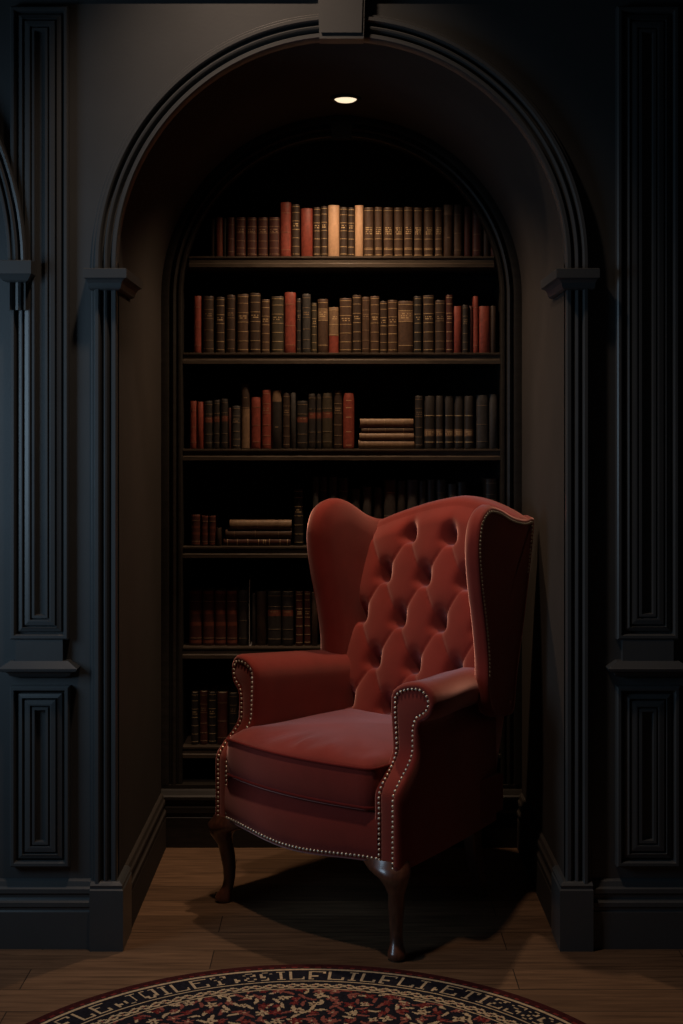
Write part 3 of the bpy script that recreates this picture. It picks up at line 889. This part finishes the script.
# ------------------------------------------------------------------ round rug
RUGM = [mat('rug_navy', (0.016, 0.016, 0.024), .95, var=.35, scale=120, bump=.5, bscale=500, spec=.05),
        mat('rug_cream', (0.52, 0.41, 0.27), .95, var=.25, scale=120, bump=.5, bscale=500, spec=.05),
        mat('rug_red', (0.16, 0.026, 0.026), .95, var=.3, scale=120, bump=.5, bscale=500, spec=.05),
        mat('rug_rose', (0.26, 0.085, 0.07), .95, var=.3, scale=120, bump=.5, bscale=500, spec=.05),
        mat('rug_maroon', (0.050, 0.013, 0.014), .95, var=.3, scale=120, bump=.5, bscale=500, spec=.05)]
RC = (-.090, -.976); RR = .848
GL = {'L': ['X....', 'X....', 'X....', 'X....', 'X...X', 'XXXXX'], 'E': ['XXXXX', 'X....', 'XXX..', 'X....', 'X...X', 'XXXXX'], 'F': ['XXXXX', 'X...X', 'X....', 'XXX..', 'X....', 'XX...'],
      'J': ['..XXX', '...X.', '...X.', 'X..X.', 'X..X.', '.XX..'], 'U': ['XX.XX', 'X...X', 'X...X', 'X...X', 'XX.XX', '.XXX.'], 'I': ['XXX', '.X.', '.X.', '.X.', '.X.', 'XXX'],
      'Y': ['XX.XX', 'X...X', '.X.X.', '..X..', '..X..', '.XXX.'], 'T': ['XXXXX', 'X.X.X', '..X..', '..X..', '..X..', '.XXX.'], '.': ['...', '...', '...', '.X.', '.XX', '.X.'],
      'S': ['.XXXX', 'X...X', '.XX..', '...XX', 'X...X', 'XXXX.'], 'Z': ['XXXXX', 'X..X.', '..X..', '.X...', 'X...X', 'XXXXX'], 'H': ['XX.XX', 'X...X', 'XXXXX', 'X...X', 'X...X', 'XX.XX'],
      '~': ['.XX...XX.', 'X..X.X..X', '..XX.X...', '.X...XX..', 'X..X...X.', '.XX..XXX.']}
TXT = 'LLFLE.JUILEY.~ILFLILFLI.ETIZS~HL'
cols = []
for ch in TXT:
    g = GL[ch]
    for c in range(len(g[0])): cols.append([g[r][c] == 'X' for r in range(6)])
    cols.append([False]*6); 
NCOL = len(cols)
FL = {}
def flower(cx, cy):
    k = (cx, cy)
    if k not in FL:
        r = random.Random(cx*7919+cy*104729)
        FL[k] = (r.uniform(.25, .75), r.uniform(.25, .75), r.uniform(.26, .46), r.choice([2, 2, 3, 1, 1, 3, 2, 2]), r.choice([4, 5, 6]), r.uniform(0, 6))
    return FL[k]
def rug_col(r, th):
    e = RR-r
    x, y = r*cos(th), r*sin(th)
    if e < .020: return 4
    if e < .030: return 2 if sin(th*160) > .2 else 4
    if e < .036: return 0
    if e < .043: return 1
    if e < .118:
        # worn pseudo-script
        deg = (math.degrees(th)) % 360
        t = (152-deg)/124.0
        t = t % 1.0
        ci = int(t*NCOL)
        ri = int(math.floor((e-.050)/.060*6))
        if 0 <= ri < 6 and cols[ci][ri]:
            fc = t*NCOL-ci; fr = (e-.050)/.060*6-ri
            up = ri > 0 and cols[ci][ri-1]; dn = ri < 5 and cols[ci][ri+1]
            lf = cols[ci-1][ri]; rg = cols[(ci+1) % NCOL][ri]
            if (fr < .2 and not up) or (fr > .8 and not dn) or (fc < .12 and not lf) or (fc > .88 and not rg): return 0
            return 1
        return 0
    if e < .124: return 1
    if e < .134: return 0
    if e < .166:
        w = .150+.010*sin(th*70); w2 = .150-.010*sin(th*70+.6)
        if abs(e-w) < .004 or abs(e-w2) < .0035: return 1
        if sin(th*70)**2 > .93 and abs(e-.150) < .006: return 3
        return 0
    if e < .172: return 1
    # floral field
    cs = .046
    gx, gy = x/cs, y/cs
    best = 0
    for ix in range(int(math.floor(gx))-1, int(math.floor(gx))+2):
        for iy in range(int(math.floor(gy))-1, int(math.floor(gy))+2):
            fx, fy, fr, fc, npt, ph = flower(ix, iy)
            dx, dy = gx-ix-fx, gy-iy-fy
            d = sqrt(dx*dx+dy*dy); a = math.atan2(dy, dx)
            rr = fr*(.72+.28*cos(npt*a+ph))
            if d < rr*.3: return 4 if fc == 1 else 1 if fc == 3 else 3
            if d < rr: best = fc
    if best: return best
    # leaves and stems scattered between the blossoms
    cs = .034
    gx, gy = (x*.8-y*.6)/cs, (x*.6+y*.8)/cs
    for ix in range(int(math.floor(gx))-1, int(math.floor(gx))+2):
        for iy in range(int(math.floor(gy))-1, int(math.floor(gy))+2):
            fx, fy, fr, fc, npt, ph = flower(ix+500, iy+300)
            dx, dy = gx-ix-fx, gy-iy-fy
            c_, s_ = cos(ph), sin(ph)
            a, b = dx*c_+dy*s_, -dx*s_+dy*c_
            b += .35*a*a-.05
            if (a/.52)**2+(b/.15)**2 < 1: return 1 if fc != 2 else 3
    return 0
NT = 1260
rad = [.02+(.46-.02)*k/22 for k in range(23)] + [.46+(.845-.46)*k/84 for k in range(1, 85)]
vs = [(RC[0], RC[1], .010)]; fs = []; mi = []
for r in rad:
    for k in range(NT):
        a = 2*pi*k/NT; vs.append((RC[0]+r*cos(a), RC[1]+r*sin(a), .010))
for k in range(NT): fs.append((0, 1+k, 1+(k+1) % NT)); mi.append(2)
for j in range(len(rad)-1):
    rm = (rad[j]+rad[j+1])/2
    for k in range(NT):
        o = 1+j*NT; k2 = (k+1) % NT
        fs.append((o+k, o+NT+k, o+NT+k2, o+k2)); mi.append(rug_col(rm, 2*pi*(k+.5)/NT))
last = 1+(len(rad)-1)*NT
for r, z in ((RR, .007), (RR, .0005)):
    base = len(vs)
    for k in range(NT):
        a = 2*pi*k/NT; w = r+.0018*sin(k*1.9)+.001*sin(k*.37)
        vs.append((RC[0]+w*cos(a), RC[1]+w*sin(a), z))
    for k in range(NT):
        k2 = (k+1) % NT; fs.append((last+k, base+k, base+k2, last+k2)); mi.append(4)
    last = base
fs.append(tuple(last+k for k in reversed(range(NT)))); mi.append(4)
rug = build('round_rug', vs, fs, RUGM, idx=mi, recalc=False)
tag(rug, 'round oriental rug with cream scripted border lying before the alcove', 'rug')

# ------------------------------------------------------------------ lights
def light(nm, kind, loc_, energy, col, **kw):
    l = bpy.data.lights.new(nm, kind); l.energy = energy; l.color = col
    o = bpy.data.objects.new(nm, l); COL.objects.link(o); o.location = loc_
    tgt = kw.pop('target', None)
    for k, v in kw.items(): setattr(l, k, v)
    if tgt: o.rotation_euler = (Vector(tgt)-Vector(loc_)).to_track_quat('-Z', 'Y').to_euler()
    return o
light('downlight_beam', 'SPOT', (LX, LY, LZ-.022), 62, (1.0, .67, .42), spot_size=radians(124), spot_blend=1.0, shadow_soft_size=.03)
light('window_daylight', 'AREA', (-2.1, -1.15, 1.62), 6.0, (.53, .77, 1.0), shape='RECTANGLE', size=.8, size_y=1.0, target=(-.75, .1, 1.32), spread=radians(105))
light('ceiling_lamp', 'SPOT', (-.36, -.60, 3.52), 84, (1.0, .70, .50), spot_size=radians(76), spot_blend=1.0, shadow_soft_size=.06, target=(-.05, .18, .9))

W = bpy.data.worlds.new('room_air'); S.world = W; W.use_nodes = True
W.node_tree.nodes['Background'].inputs['Color'].default_value = (.85, .82, .80, 1)
W.node_tree.nodes['Background'].inputs['Strength'].default_value = 0.007

# ------------------------------------------------------------------ camera
cam = bpy.data.cameras.new('camera'); co = bpy.data.objects.new('camera', cam); COL.objects.link(co)
co.location = (0, -3.95, 1.5); co.rotation_euler = (pi/2, 0, 0)
cam.sensor_fit = 'VERTICAL'; cam.sensor_height = 24; cam.sensor_width = 16
cam.lens = 1359.0/1024*24
cam.shift_y = -78/1024
cam.clip_start = .05
S.camera = co
S.view_settings.view_transform = 'Standard'; S.view_settings.look = 'None'
S.view_settings.exposure = 0; S.view_settings.gamma = 1; S.view_settings.use_curve_mapping = False
